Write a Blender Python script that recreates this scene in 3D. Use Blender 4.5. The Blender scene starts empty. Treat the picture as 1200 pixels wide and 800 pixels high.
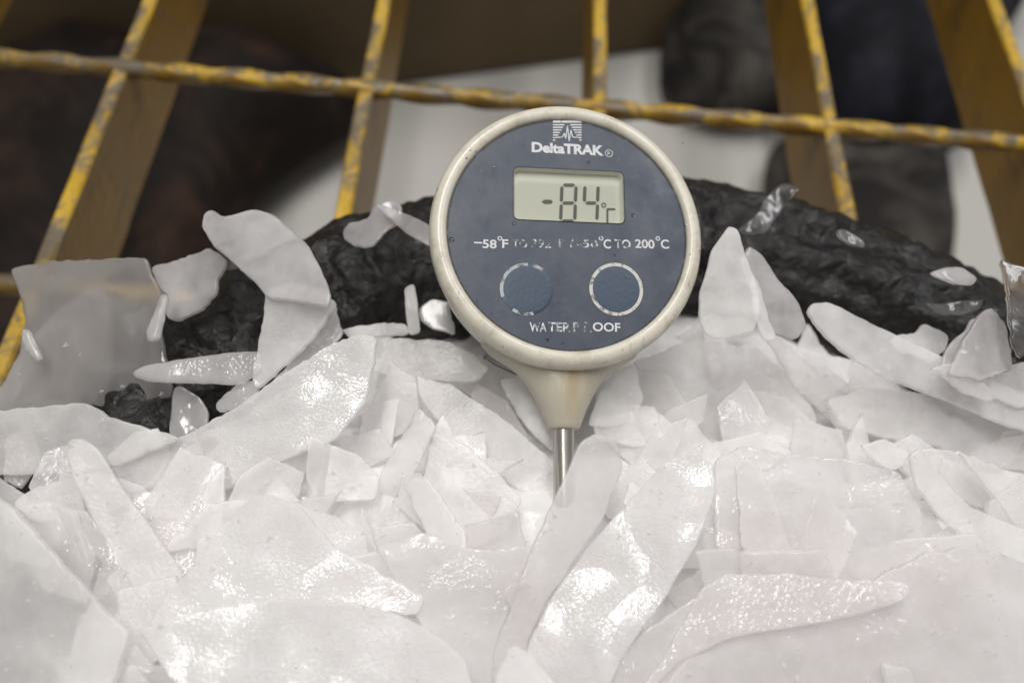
import bpy, bmesh, math, random
import numpy as np
from mathutils import Vector, Matrix, noise
from mathutils.geometry import delaunay_2d_cdt

random.seed(7)
SC = bpy.context.scene
COL = SC.collection

# ------------------------------------------------------------------ camera
F = 1000.0                      # focal length in photo pixels (photo is 1200 x 800)
CAMZ = 0.46                     # camera height above the lower floor
PITCH, ROLL = math.radians(59.5), math.radians(5.0)
d0 = Vector((0, math.cos(PITCH), -math.sin(PITCH)))
u0 = Vector((0, math.sin(PITCH), math.cos(PITCH)))
r0 = Vector((1, 0, 0))
CR = r0 * math.cos(ROLL) + u0 * math.sin(ROLL)
CU = u0 * math.cos(ROLL) - r0 * math.sin(ROLL)
CD = d0
CAM = Vector((0, 0, CAMZ))
cam = bpy.data.cameras.new('camera')
camo = bpy.data.objects.new('camera', cam)
COL.objects.link(camo)
camo.matrix_world = Matrix(((CR.x, CU.x, -CD.x, CAM.x), (CR.y, CU.y, -CD.y, CAM.y), (CR.z, CU.z, -CD.z, CAM.z), (0, 0, 0, 1)))
cam.sensor_width = 36.0
cam.lens = 36.0 * F / 1200.0
cam.clip_start = 0.005
cam.clip_end = 50
cam.dof.use_dof = True
cam.dof.focus_distance = 0.131
cam.dof.aperture_fstop = 12.5
SC.camera = camo

# ------------------------------------------------------------------ room light
w = bpy.data.worlds.new('World'); SC.world = w; w.use_nodes = True
w.node_tree.nodes['Background'].inputs[0].default_value = (1.0, 0.96, 0.91, 1)
w.node_tree.nodes['Background'].inputs[1].default_value = 0.27

def ceiling_lamp(loc, sx, sy, power, col):
    l = bpy.data.lights.new('ceiling_lamp', 'AREA'); l.shape = 'RECTANGLE'
    l.size, l.size_y, l.energy, l.color = sx, sy, power, col
    o = bpy.data.objects.new('ceiling_lamp', l); COL.objects.link(o)
    o.location = loc
    # the tube faces straight down and runs front to back
    return o
ceiling_lamp((-0.22, 0.36, 1.85), 0.20, 1.2, 19.5, (1.0, 0.978, 0.945))
ceiling_lamp((0.66, 0.75, 1.85), 0.22, 1.2, 12.0, (0.97, 0.97, 1.0))

SC.view_settings.view_transform = 'Standard'
SC.view_settings.look = 'None'
SC.view_settings.gamma = 1.0
SC.view_settings.exposure = 0.05
SC.view_settings.use_curve_mapping = False
SC.cycles.use_denoising = True
SC.cycles.max_bounces = 10
SC.cycles.diffuse_bounces = 7
SC.cycles.transparent_max_bounces = 12
SC.cycles.transmission_bounces = 7
SC.cycles.sample_clamp_indirect = 6.0

# ------------------------------------------------------------------ pixel rays
def ray(px, py):
    return CD + CR * ((px - 600.0) / F) + CU * ((400.0 - py) / F)
def P(px, py, D):
    return CAM + ray(px, py) * D
def on_z(px, py, z):
    r = ray(px, py)
    return CAM + r * ((z - CAM.z) / r.z)
def sstep(a, b, x):
    t = min(max((x - a) / (b - a), 0), 1); return t * t * (3 - 2 * t)
def z_ice(x, y):
    return CAMZ - 0.1235 - 0.0215 * sstep(0.040, 0.088, y)
def ice_depth(px, py):
    r = ray(px, py); t = 0.12
    for _ in range(40):
        p = CAM + r * t
        t += (z_ice(p.x, p.y) - p.z) / r.z * 0.7
    return t

# ------------------------------------------------------------------ helpers
def tag(o, label=None, cat=None, group=None, kind=None):
    if label: o['label'] = label
    if cat: o['category'] = cat
    if group: o['group'] = group
    if kind: o['kind'] = kind
    return o
def link(name, me, mat, parent=None, smooth=True):
    o = bpy.data.objects.new(name, me); COL.objects.link(o)
    if mat and not me.materials: me.materials.append(mat)
    if parent: o.parent = parent
    if smooth:
        me.polygons.foreach_set('use_smooth', [True] * len(me.polygons))
    return o
def mesh(verts, faces, name='m'):
    me = bpy.data.meshes.new(name); me.from_pydata([tuple(v) for v in verts], [], faces); me.update(); return me
def empty(name, loc):
    o = bpy.data.objects.new(name, None); COL.objects.link(o); o.location = loc; o.empty_display_size = 0.01; return o
def sharp_by_angle(me, deg=35):
    bm = bmesh.new(); bm.from_mesh(me)
    for e in bm.edges:
        e.smooth = not (len(e.link_faces) == 2 and e.calc_face_angle(0) > math.radians(deg))
    bm.to_mesh(me); bm.free()

# ------------------------------------------------------------------ materials
class NT:
    def __init__(s, name):
        s.m = bpy.data.materials.new(name); s.m.use_nodes = True
        s.t = s.m.node_tree; s.t.nodes.clear()
        s.out = s.n('ShaderNodeOutputMaterial')
    def n(s, typ, **kw):
        nd = s.t.nodes.new(typ)
        for k, v in kw.items():
            if k.startswith('_'): setattr(nd, k[1:], v)
            else: nd.inputs[k.replace('__', ' ')].default_value = v
        return nd
    def l(s, a, b): s.t.links.new(a, b)
    def coord(s, out='Object', scale=(1, 1, 1)):
        c = s.n('ShaderNodeTexCoord'); m = s.n('ShaderNodeMapping'); m.inputs['Scale'].default_value = scale
        s.l(c.outputs[out], m.inputs['Vector']); return m.outputs[0]
    def noise(s, vec, scale, detail=3, rough=.55, dist=0):
        nd = s.n('ShaderNodeTexNoise', Scale=scale, Detail=detail, Roughness=rough, Distortion=dist)
        s.l(vec, nd.inputs['Vector']); return nd.outputs['Fac']
    def ramp(s, fac, *stops):
        nd = s.n('ShaderNodeValToRGB'); r = nd.color_ramp
        while len(r.elements) < len(stops): r.elements.new(0.5)
        for e, (p, c) in zip(r.elements, stops):
            e.position = p; e.color = (c, c, c, 1) if isinstance(c, (int, float)) else (*c, 1)
        s.l(fac, nd.inputs[0]); return nd.outputs[0]
    def mix(s, fac, a, b):
        nd = s.n('ShaderNodeMix', _data_type='RGBA')
        for v, i in ((fac, 0), (a, 6), (b, 7)):
            if hasattr(v, 'is_linked'): s.l(v, nd.inputs[i])
            elif i == 0: nd.inputs[i].default_value = v
            else: nd.inputs[i].default_value = (*v, 1)
        return nd.outputs[2]
    def math(s, op, a, b=0.0):
        nd = s.n('ShaderNodeMath', _operation=op)
        for v, i in ((a, 0), (b, 1)):
            if hasattr(v, 'is_linked'): s.l(v, nd.inputs[i])
            else: nd.inputs[i].default_value = v
        return nd.outputs[0]
    def bump(s, h, strength, dist, prev=None):
        nd = s.n('ShaderNodeBump', Strength=strength, Distance=dist); s.l(h, nd.inputs['Height'])
        if prev is not None: s.l(prev, nd.inputs['Normal'])
        return nd.outputs[0]
    def bsdf(s, **kw):
        nd = s.n('ShaderNodeBsdfPrincipled')
        for k, v in kw.items():
            k = k.replace('__', ' ')
            if hasattr(v, 'is_linked'): s.l(v, nd.inputs[k])
            else: nd.inputs[k].default_value = (*v, 1) if isinstance(v, tuple) and len(v) == 3 and 'Radius' not in k else v
        return nd
    def done(s, shader):
        s.l(shader, s.out.inputs['Surface']); return s.m

def ice_mat(name, col, clear, rough, peb, pebscale, trans=.5, wave=.25, see_rough=.25, spec=1.0):
    """thin frosted ice: diffuse + translucent body, partly see-through, with a wet glossy skin"""
    t = NT(name)
    v = t.coord('Object')
    oi = t.n('ShaderNodeObjectInfo')
    add = t.n('ShaderNodeVectorMath', _operation='ADD'); t.l(v, add.inputs[0])
    sc = t.n('ShaderNodeVectorMath', _operation='SCALE'); sc.inputs[0].default_value = (.7, 1.3, .4)
    t.l(oi.outputs['Random'], sc.inputs['Scale']); t.l(sc.outputs[0], add.inputs[1]); v = add.outputs[0]
    big = t.noise(v, 75, 2, .5, .4)
    fine = t.noise(v, pebscale, 1, .6)
    patch = t.ramp(big, (.42, .05), (.58, 1.0))
    hgt = t.math('ADD', t.math('MULTIPLY', big, wave), t.math('MULTIPLY', t.math('MULTIPLY', fine, patch), peb))
    n2 = t.bump(hgt, 1.0, .0006)
    tint = t.mix(t.ramp(big, (.3, 0), (.7, 1)), col, tuple(c * k for c, k in zip(col, (.99, .980, .980))))
    df = t.n('ShaderNodeBsdfDiffuse'); t.l(tint, df.inputs[0])
    tl = t.n('ShaderNodeBsdfTranslucent'); t.l(tint, tl.inputs[0])
    m0 = t.n('ShaderNodeMixShader'); m0.inputs[0].default_value = trans
    t.l(df.outputs[0], m0.inputs[1]); t.l(tl.outputs[0], m0.inputs[2])
    if see_rough:
        tr = t.n('ShaderNodeBsdfRefraction', Roughness=see_rough, IOR=1.12)
    else:
        tr = t.n('ShaderNodeBsdfTransparent')
    tr.inputs[0].default_value = (.97, .965, .965, 1)
    m1 = t.n('ShaderNodeMixShader')
    cl = t.ramp(t.math('ADD', t.math('MULTIPLY', big, .55), t.math('MULTIPLY', t.noise(v, 260, 2, .6, .2), .45)), (.34, max(clear - .13, 0.0)), (.66, min(clear + .13, 1.0)))
    t.l(cl, m1.inputs[0]); t.l(m0.outputs[0], m1.inputs[1]); t.l(tr.outputs[0], m1.inputs[2])
    gl = t.n('ShaderNodeBsdfGlossy', Roughness=rough); t.l(n2, gl.inputs['Normal'])
    if peb > 1: t.l(t.bump(hgt, .22, .0006), df.inputs['Normal'])
    lw = t.n('ShaderNodeLayerWeight', Blend=.5)
    geo = t.n('ShaderNodeNewGeometry')
    fr = t.math('ADD', t.math('MULTIPLY', t.math('POWER', lw.outputs['Facing'], 4.0), .30), .035 * spec)
    fr = t.math('MULTIPLY', fr, t.math('SUBTRACT', 1.0, geo.outputs['Backfacing']))
    m2 = t.n('ShaderNodeMixShader'); t.l(fr, m2.inputs[0]); t.l(m1.outputs[0], m2.inputs[1]); t.l(gl.outputs[0], m2.inputs[2])
    return t.done(m2.outputs[0])

WHITE = (.968, .964, .958)
M = {}
M['matte'] = ice_mat('frosted_ice', WHITE, .48, .28, .35, 1700, trans=.55, wave=.5, see_rough=0, spec=.7)
M['pebble'] = ice_mat('pebbled_ice', (.96, .956, .952), .36, .13, 2.4, 2300, trans=.55, wave=.4, see_rough=0, spec=2.0)
M['wet'] = ice_mat('wet_ice', (.95, .938, .938), .55, .13, .35, 1400, trans=.55, wave=.45, see_rough=0, spec=1.0)
M['clear'] = ice_mat('clear_ice', (.91, .895, .90), .54, .09, .25, 500, wave=.9, see_rough=.20)
M['glass'] = ice_mat('glassy_ice', (.52, .505, .495), .52, .08, .1, 300, wave=.6, see_rough=.30)
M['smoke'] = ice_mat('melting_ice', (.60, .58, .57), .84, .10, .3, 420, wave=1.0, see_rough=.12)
M['rosy'] = ice_mat('rosy_wet_ice', (.885, .866, .868), .46, .13, .3, 1300, trans=.5, wave=.5, see_rough=0, spec=1.0)
M['packed'] = ice_mat('packed_ice', WHITE, .0, .3, .6, 700, trans=.3, wave=.6, see_rough=0)

def rubber():
    t = NT('wet_black_rubber'); v = t.coord()
    c = t.mix(t.noise(v, 160, 4), (.0035, .0034, .0034), (.012, .011, .0105))
    vor = t.n('ShaderNodeTexVoronoi', Scale=250, _feature='DISTANCE_TO_EDGE'); t.l(v, vor.inputs['Vector'])
    n1 = t.bump(t.noise(v, 420, 5, .68, .6), .6, .0012)
    n2 = t.bump(t.ramp(vor.outputs['Distance'], (0, 0), (.18, 1)), .25, .0006, n1)
    r = t.ramp(t.noise(v, 120, 4), (.38, .14), (.62, .6))
    return t.done(t.bsdf(Base__Color=c, Roughness=r, Normal=n2, Specular__IOR__Level=.18, Coat__Weight=.28, Coat__Roughness=.07, Coat__Normal=n2).outputs[0])
M['rubber'] = rubber()

def yellow_paint(name, thr, nsc):
    t = NT(name); v = t.coord('Generated', (1, 1, 1)); v = t.coord('Object')
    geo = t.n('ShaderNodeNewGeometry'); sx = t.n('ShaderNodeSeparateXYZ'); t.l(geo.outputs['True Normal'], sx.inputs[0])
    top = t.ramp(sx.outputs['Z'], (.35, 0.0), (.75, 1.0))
    nz = t.math('ADD', t.noise(v, nsc, 5, .75, .6), t.math('MULTIPLY', t.math('SUBTRACT', t.noise(v, 17, 2), .5), .55))
    chips = t.math('MULTIPLY', t.ramp(nz, (thr - .04, 0.0), (thr + .05, 1.0)), top)
    small = t.ramp(t.noise(v, 160, 4, .7), (.64, 0.0), (.70, 1.0))
    mask = t.math('MAXIMUM', chips, t.math('MULTIPLY', small, .7))
    yel = t.mix(top, t.mix(t.noise(v, 40, 3), (.27, .145, .008), (.19, .098, .008)), (.50, .31, .013))  # side yellow darker than top: the sides' weaker light is put into the colour
    yel = t.mix(t.ramp(t.noise(v, 18, 4), (.40, .05), (.65, .6)), yel, (.13, .075, .018))
    strk = t.ramp(t.noise(t.coord('Object', (1, .35, 1.6)), 120, 5, .75), (.52, 0), (.70, .65)); yel = t.mix(strk, yel, (.075, .045, .018))
    steel = t.mix(t.noise(v, 120, 3), (.17, .135, .085), (.07, .05, .03))
    c = t.mix(mask, yel, steel)
    n = t.bump(t.math('SUBTRACT', t.noise(v, 300, 3), mask), .4, .0008)
    return t.done(t.bsdf(Base__Color=c, Roughness=.38, Normal=n).outputs[0])
M['yellow'] = yellow_paint('worn_yellow_paint_shaded_sides', .50, 70)
M['yellow_rod'] = yellow_paint('worn_yellow_rod_paint_shaded_sides', .49, 85)

def cream():
    t = NT('aged_cream_plastic'); v = t.coord()
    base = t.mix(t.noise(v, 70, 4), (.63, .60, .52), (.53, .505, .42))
    vor = t.n('ShaderNodeTexVoronoi', Scale=900, Randomness=1.0); t.l(v, vor.inputs['Vector'])
    sp = t.math('MULTIPLY', t.ramp(vor.outputs['Distance'], (.10, 1.0), (.22, 0.0)), t.ramp(t.noise(v, 150, 2), (.60, 0), (.66, .9)))
    vst = t.coord('Object', (1, 1, 1))
    scr = t.ramp(t.noise(t.coord('Object', (2.4, .6, 1)), 420, 4, .75), (.63, 0), (.70, .6))
    dirt = t.ramp(t.noise(v, 200, 5, .7), (.48, 0), (.72, .6))
    c = t.mix(dirt, base, (.25, .21, .14)); c = t.mix(scr, c, (.13, .115, .09)); c = t.mix(sp, c, (.05, .045, .04))
    n = t.bump(t.noise(v, 500, 3), .15, .0004)
    return t.done(t.bsdf(Base__Color=c, Roughness=.33, Subsurface__Weight=.12, Subsurface__Scale=.001, Normal=n, Coat__Weight=.2, Coat__Roughness=.15).outputs[0])
M['cream'] = cream()
def neck_mat():
    t = NT('rust_stained_shaded_cream_plastic'); v = t.coord()
    base = t.mix(t.noise(v, 90, 4), (.47, .445, .37), (.39, .37, .30))  # darker than the case cream: shade from facing down is painted into the base
    sx = t.n('ShaderNodeSeparateXYZ'); t.l(v, sx.inputs[0])
    ax = t.math('ABSOLUTE', t.math('SUBTRACT', sx.outputs['X'], .0007))
    band = t.ramp(t.math('MULTIPLY', ax, 170.0), (.0, 1.0), (.75, 0.0))
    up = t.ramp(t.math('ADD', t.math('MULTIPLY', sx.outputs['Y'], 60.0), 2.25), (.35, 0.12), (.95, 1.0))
    st = t.math('MULTIPLY', t.math('MULTIPLY', band, up), t.ramp(t.noise(t.coord('Object', (3, .6, 1)), 200, 4, .7), (.35, .1), (.6, .9)))
    c = t.mix(st, base, (.34, .24, .12))
    sp = t.ramp(t.noise(v, 700, 3, .7), (.70, 0), (.76, .6)); c = t.mix(sp, c, (.10, .085, .06))
    return t.done(t.bsdf(Base__Color=c, Roughness=.34, Subsurface__Weight=.12, Subsurface__Scale=.001, Coat__Weight=.2, Coat__Roughness=.15,
                         Normal=t.bump(t.noise(v, 420, 3), .2, .0004)).outputs[0])
M['neck'] = neck_mat()
def plate_mat():
    t = NT('scuffed_slate_blue_plate'); v = t.coord()
    base = t.mix(t.noise(v, 55, 3, .5, .3), (.018, .031, .058), (.031, .042, .064))
    haze = t.ramp(t.noise(v, 130, 5, .7), (.44, .0), (.70, .55))
    c = t.mix(haze, base, (.078, .082, .096))
    sp = t.ramp(t.noise(v, 900, 3, .7), (.69, 0), (.75, .7)); c = t.mix(sp, c, (.02, .022, .028))
    sc = t.ramp(t.noise(t.coord('Object', (1.4, .35, 1)), 700, 3, .7), (.68, 0), (.76, .4)); c = t.mix(sc, c, (.20, .20, .21))
    r = t.ramp(t.noise(v, 180, 4), (.3, .30), (.7, .55))
    return t.done(t.bsdf(Base__Color=c, Roughness=r, Normal=t.bump(t.noise(v, 1400, 3), .12, .0001), Specular__IOR__Level=.5).outputs[0])
M['plate'] = plate_mat()
def button_mat():
    t = NT('blue_rubber_button'); v = t.coord()
    c = t.mix(t.noise(v, 160, 4), (.016, .036, .070), (.024, .046, .080))
    return t.done(t.bsdf(Base__Color=c, Roughness=.42, Normal=t.bump(t.noise(v, 1200, 3), .2, .0002)).outputs[0])
M['button'] = button_mat()
def print_mat(name, wear, col=(.56, .57, .58), scale=900):
    t = NT(name); v = t.coord()
    m = t.ramp(t.noise(v, scale, 4, .7), (max(wear - .07, 0), 0.0), (wear + .07, 1.0))
    p = t.bsdf(Base__Color=col, Roughness=.55); tr = t.n('ShaderNodeBsdfTransparent'); mx = t.n('ShaderNodeMixShader')
    t.l(m, mx.inputs[0]); t.l(tr.outputs[0], mx.inputs[1]); t.l(p.outputs[0], mx.inputs[2])
    return t.done(mx.outputs[0])
M['print0'] = print_mat('white_print', .34)
M['print1'] = print_mat('chipped_white_print', .47)
M['print2'] = print_mat('mostly_worn_white_print', .535)
M['grime_print'] = print_mat('patchy_groove_grime', .47, (.030, .027, .022), 420)
M['ring0'] = print_mat('worn_button_ring_print', .42, (.50, .49, .45), 700)
M['ring1'] = print_mat('mostly_rubbed_button_ring_print', .46, (.34, .37, .38), 600)
def simple(name, col, rough, metal=0, bumps=None, **kw):
    if rough > .65: kw['Specular__IOR__Level'] = .15
    t = NT(name); v = t.coord()
    c = t.mix(t.noise(v, kw.pop('cs', 60), 4), col, tuple(x * kw.get('var', .75) for x in col)); kw.pop('var', None)
    a = dict(Base__Color=c, Roughness=rough, Metallic=metal)
    if bumps: a['Normal'] = t.bump(t.noise(v, bumps[0], 4), bumps[1], bumps[2])
    a.update(kw)
    return t.done(t.bsdf(**a).outputs[0])
M['steel'] = simple('stainless_steel', (.55, .53, .50), .26, 1.0, (700, .1, .0002), var=.9)
M['lcd'] = simple('lcd_grey_green', (.56, .56, .49), .5, var=.95)
M['well'] = simple('lcd_well_wall', (.78, .78, .72), .35, var=.9)
M['digit'] = simple('lcd_segment', (.085, .082, .07), .5, var=.8)
M['grime'] = simple('dark_grime', (.045, .035, .022), .7, var=.6)
M['fibre'] = simple('dark_fibre', (.02, .016, .014), .5)
def mottled(name, a, b, scale, lo, hi):
    t = NT(name); v = t.coord()
    c = t.mix(t.ramp(t.noise(v, scale, 5, .65, .8), (lo, 0), (hi, 1)), a, b)
    return t.done(t.bsdf(Base__Color=c, Roughness=.75, Specular__IOR__Level=.2, Normal=t.bump(t.noise(v, 60, 4), .6, .004)).outputs[0])
def lens():
    t = NT('clear_lens'); tr = t.n('ShaderNodeBsdfTransparent'); tr.inputs[0].default_value = (.96, .97, .95, 1)
    g = t.n('ShaderNodeBsdfGlossy', Roughness=.03); fr = t.n('ShaderNodeFresnel', IOR=1.5); m = t.n('ShaderNodeMixShader')
    t.l(fr.outputs[0], m.inputs[0]); t.l(tr.outputs[0], m.inputs[1]); t.l(g.outputs[0], m.inputs[2]); return t.done(m.outputs[0])
M['lens'] = lens()
def water():
    t = NT('water'); return t.done(t.bsdf(Base__Color=(1., 1., 1.), Roughness=.02, IOR=1.33, Transmission__Weight=1.0).outputs[0])
M['water'] = water()
M['floor'] = simple('off_white_floor', (.48, .465, .435), .45, bumps=(30, .2, .002), cs=8, var=.85)
M['sack'] = mottled('dark_brown_sacking', (.008, .005, .004), (.045, .024, .016), 17, .45, .75)
M['card'] = simple('brown_cardboard', (.16, .118, .068), .75, bumps=(60, .2, .001), cs=9, var=.35)
M['navy'] = mottled('navy_cloth', (.005, .0055, .009), (.024, .026, .040), 13, .45, .7)
M['grey'] = mottled('dark_grey_cloth', (.014, .012, .011), (.085, .078, .068), 24, .42, .72)  # lighter patches paint the highlights of folds into the cloth colour

# ------------------------------------------------------------------ setting: floor below, things on it
me = mesh([(-1.5, -1.0, 0), (1.5, -1.0, 0), (1.5, 2.5, 0), (-1.5, 2.5, 0)], [(0, 1, 2, 3)])
tag(link('floor', me, M['floor']), kind='structure', label='blurred off-white floor far below the yellow grating')

# ------------------------------------------------------------------ sheets: outline -> thick solid with rounded edges
def resample(pts, step):
    out = []
    n = len(pts)
    for i in range(n):
        a, b = pts[i], pts[(i + 1) % n]
        k = max(1, int(round((b - a).length / step)))
        for j in range(k): out.append(a.lerp(b, j / k))
    return out
def solid(outline, thick, step, edge_r, edge_h, height_fn, jag=0.0, soft=2, seed=0, under=1.0):
    """outline: 2-D Vectors in metres. returns verts, faces of a closed slab, centred on z = 0 (+ height_fn warp)."""
    area = sum(outline[i].x * outline[(i + 1) % len(outline)].y - outline[(i + 1) % len(outline)].x * outline[i].y for i in range(len(outline)))
    if area < 0: outline = outline[::-1]
    b = resample(outline, step)
    n = len(b)
    for _ in range(soft):
        b = [b[i] * .5 + (b[i - 1] + b[(i + 1) % n]) * .25 for i in range(n)]
    if jag:
        nb = []
        for i in range(n):
            tg = (b[(i + 1) % n] - b[i - 1]); tg.normalize(); nn = Vector((tg.y, -tg.x))
            q = Vector((b[i].x * 420, b[i].y * 420, seed * 3.1)); q2 = q * 2.7
            nb.append(b[i] + nn * jag * 1.2 * (.5 * noise.noise(q * .45) + .9 * noise.noise(q) + .8 * noise.noise(q2)))
        b = nb
    B = np.array([(p.x, p.y) for p in b])
    def dist(p):
        A = B; C = np.roll(B, -1, 0); AB = C - A
        t = np.clip(((p - A) * AB).sum(1) / np.maximum((AB * AB).sum(1), 1e-16), 0, 1)
        q = A + AB * t[:, None]; return np.sqrt(((p - q) ** 2).sum(1).min())
    def inside(p):
        x, y = p; A = B; C = np.roll(B, -1, 0)
        c = ((A[:, 1] > y) != (C[:, 1] > y)); xi = (C[:, 0] - A[:, 0]) * (y - A[:, 1]) / np.where(np.abs(C[:, 1] - A[:, 1]) < 1e-12, 1e-12, C[:, 1] - A[:, 1]) + A[:, 0]
        return (np.sum(c & (x < xi)) % 2) == 1
    pts = [tuple(p) for p in B]; ds = [0.0] * n
    tn = np.roll(B, -1, 0) - np.roll(B, 1, 0); tn /= np.maximum(np.linalg.norm(tn, axis=1), 1e-12)[:, None]
    inn = np.stack((-tn[:, 1], tn[:, 0]), 1)
    for off in (edge_r * .22, edge_r * .6, edge_r * 1.1):
        for i in range(n):
            p = B[i] + inn[i] * off
            dd = dist(p)
            if dd > off * .8 and inside(p): pts.append(tuple(p)); ds.append(dd)
    x0, y0 = B.min(0); x1, y1 = B.max(0); g = step * 1.25
    rr = random.Random(seed)
    y = y0; row = 0
    while y < y1:
        x = x0 + (row % 2) * g / 2
        while x < x1:
            p = np.array((x + rr.uniform(-.2, .2) * g, y + rr.uniform(-.2, .2) * g))
            if inside(p):
                dd = dist(p)
                if dd > edge_r * 1.35: pts.append(tuple(p)); ds.append(dd)
            x += g
        y += g * .87; row += 1
    r = delaunay_2d_cdt([Vector(p) for p in pts], [(i, (i + 1) % n) for i in range(n)], [], 1, 1e-9, True)
    v2, _, tris, orig = r[0], r[1], r[2], r[3]
    dmap = [ds[o[0]] if o else 0.0 for o in orig]
    bset = {}
    for i, o in enumerate(orig):
        for k in o:
            if k < n: bset[k] = i
    V = []; Fc = []
    N = len(v2)
    for i, p in enumerate(v2):
        q = min(dmap[i] / edge_r, 1.0)
        h = thick * .5 * (edge_h + (1 - edge_h) * math.sqrt(max(0, 1 - (1 - q) ** 2)))
        V.append((p.x, p.y, h + height_fn(p.x, p.y, 1)))
    for i, p in enumerate(v2):
        q = min(dmap[i] / edge_r, 1.0)
        h = thick * .5 * (edge_h + (1 - edge_h) * math.sqrt(max(0, 1 - (1 - q) ** 2)))
        V.append((p.x, p.y, -h * under + height_fn(p.x, p.y, -1)))
    for t in tris:
        t = list(t)
        a, b_, c = (v2[k] for k in t[:3])
        if not inside(((a.x + b_.x + c.x) / 3, (a.y + b_.y + c.y) / 3)): continue
        if (b_ - a).cross(c - a) < 0: t = t[::-1]
        Fc.append(tuple(t)); Fc.append(tuple(N + k for k in t[::-1]))
    ring = [bset[k] for k in range(n) if k in bset]
    for i in range(len(ring)):
        a, b_ = ring[i], ring[(i + 1) % len(ring)]
        if a != b_: Fc.append((a, N + a, N + b_, b_))
    return V, Fc

def plane_outline(pix, n, p0, ex, ey):
    out = []
    for (px, py) in pix:
        r = ray(px, py); t = (p0 - CAM).dot(n) / r.dot(n)
        q = CAM + r * t - p0
        out.append(Vector((q.dot(ex), q.dot(ey))))
    return out

def blob(name, label, cat, mat, pix, z, height, lump, seed):
    """soft bundle lying on the lower floor"""
    n = Vector((0, 0, 1)); ex, ey = Vector((1, 0, 0)), Vector((0, 1, 0))
    cx = sum(p[0] for p in pix) / len(pix); cy = sum(p[1] for p in pix) / len(pix)
    p0 = on_z(cx, cy, z + height * .6)
    ol = plane_outline(pix, n, p0, ex, ey)
    def hf(x, y, s):
        if s < 0: return 0
        q = Vector((x * 9, y * 9, seed)); return lump * (noise.noise(q) + .5 * noise.noise(q * 2.3) + .35 * math.sin(x * 55 + 3 * noise.noise(q)))
    V, Fc = solid(ol, height * 1.6, .02, height * .9, .15, hf, seed=seed, soft=3, under=.5)
    zz = min(v[2] for v in V)
    o = link(name, mesh(V, Fc), mat); o.location = (p0.x, p0.y, z - zz + .001)
    return tag(o, label, cat)
blob('sack', 'dark brown crumpled sack lying below the left side of the grating', 'sack', M['sack'],
     [(-160, 30), (40, 52), (130, 34), (215, 70), (300, 52), (385, 90), (470, 98), (440, 128), (400, 132), (372, 165), (318, 178), (300, 212), (262, 240), (250, 330), (150, 520), (-160, 520)], 0, .075, .020, 3)
blob('cloth_bundle', 'navy blue cloth bundle below the grating at upper right', 'cloth', M['navy'],
     [(925, -140), (1230, -140), (1215, -20), (1160, 70), (1150, 165), (1085, 150), (1055, 168), (1005, 148), (985, 166), (935, 150), (945, 90), (915, 40)], 0, .085, .018, 8)
blob('cloth_bundle', 'dark grey cloth bundle behind the dial at upper right of the white floor', 'cloth', M['grey'],
     [(800, -60), (900, -60), (950, 40), (940, 130), (900, 122), (872, 132), (808, 118), (786, 96), (768, 84), (778, 40)], 0, .055, .014, 5)
blob('cloth_bundle', 'grey folded cloth under the grating just above the right of the black rim', 'cloth', M['grey'],
     [(896, 170), (925, 140), (1060, 140), (1118, 165), (1112, 205), (1122, 250), (1118, 330), (1060, 420), (930, 400), (906, 300), (900, 220)], 0, .05, .018, 6)
# cardboard box at the back, standing on the floor
def box_on_floor(name, label, cat, mat, pa, pb, depth, height):
    a, b = on_z(*pa, 0.0), on_z(*pb, 0.0)
    ax = (b - a); L = ax.length; ax.normalize(); pe = Vector((-ax.y, ax.x, 0))
    root = empty(name, a); tag(root, label, cat)
    bm = bmesh.new()
    vs = [bm.verts.new((ax * x + pe * y + Vector((0, 0, z)))) for z in (0.002, height) for x, y in ((0, 0), (L, 0), (L, depth), (0, depth))]
    for f in ((0, 1, 5, 4), (1, 2, 6, 5), (2, 3, 7, 6), (3, 0, 4, 7), (0, 3, 2, 1)): bm.faces.new([vs[k] for k in f])
    bmesh.ops.bevel(bm, geom=[e for e in bm.edges if len(e.link_faces) == 2], offset=.003, segments=2, affect='EDGES')
    m = bpy.data.meshes.new('carton'); bm.to_mesh(m); bm.free(); link('carton', m, mat, root, False)
    for (y0, y1) in ((0.0, depth * .497), (depth * .503, depth)):
        bm = bmesh.new()
        vs = [bm.verts.new(ax * x + pe * y + Vector((0, 0, z))) for z in (height + .001, height + .004) for x, y in ((0, y0), (L, y0), (L, y1), (0, y1))]
        for f in ((0, 3, 2, 1), (4, 5, 6, 7), (0, 1, 5, 4), (1, 2, 6, 5), (2, 3, 7, 6), (3, 0, 4, 7)): bm.faces.new([vs[k] for k in f])
        m = bpy.data.meshes.new('flap'); bm.to_mesh(m); bm.free(); link('flap', m, mat, root, False)
    return root
box_on_floor('cardboard_box', 'brown cardboard box behind the white floor patch at the top', 'box', M['card'], (-200, 190), (790, 58), .3, .22)

# ------------------------------------------------------------------ yellow steel grating
PITCHG = 0.062
GDIR = ray(700, -1293); GDIR.z = 0; GDIR.normalize()
GX = Vector((GDIR.y, -GDIR.x, 0))
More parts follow.
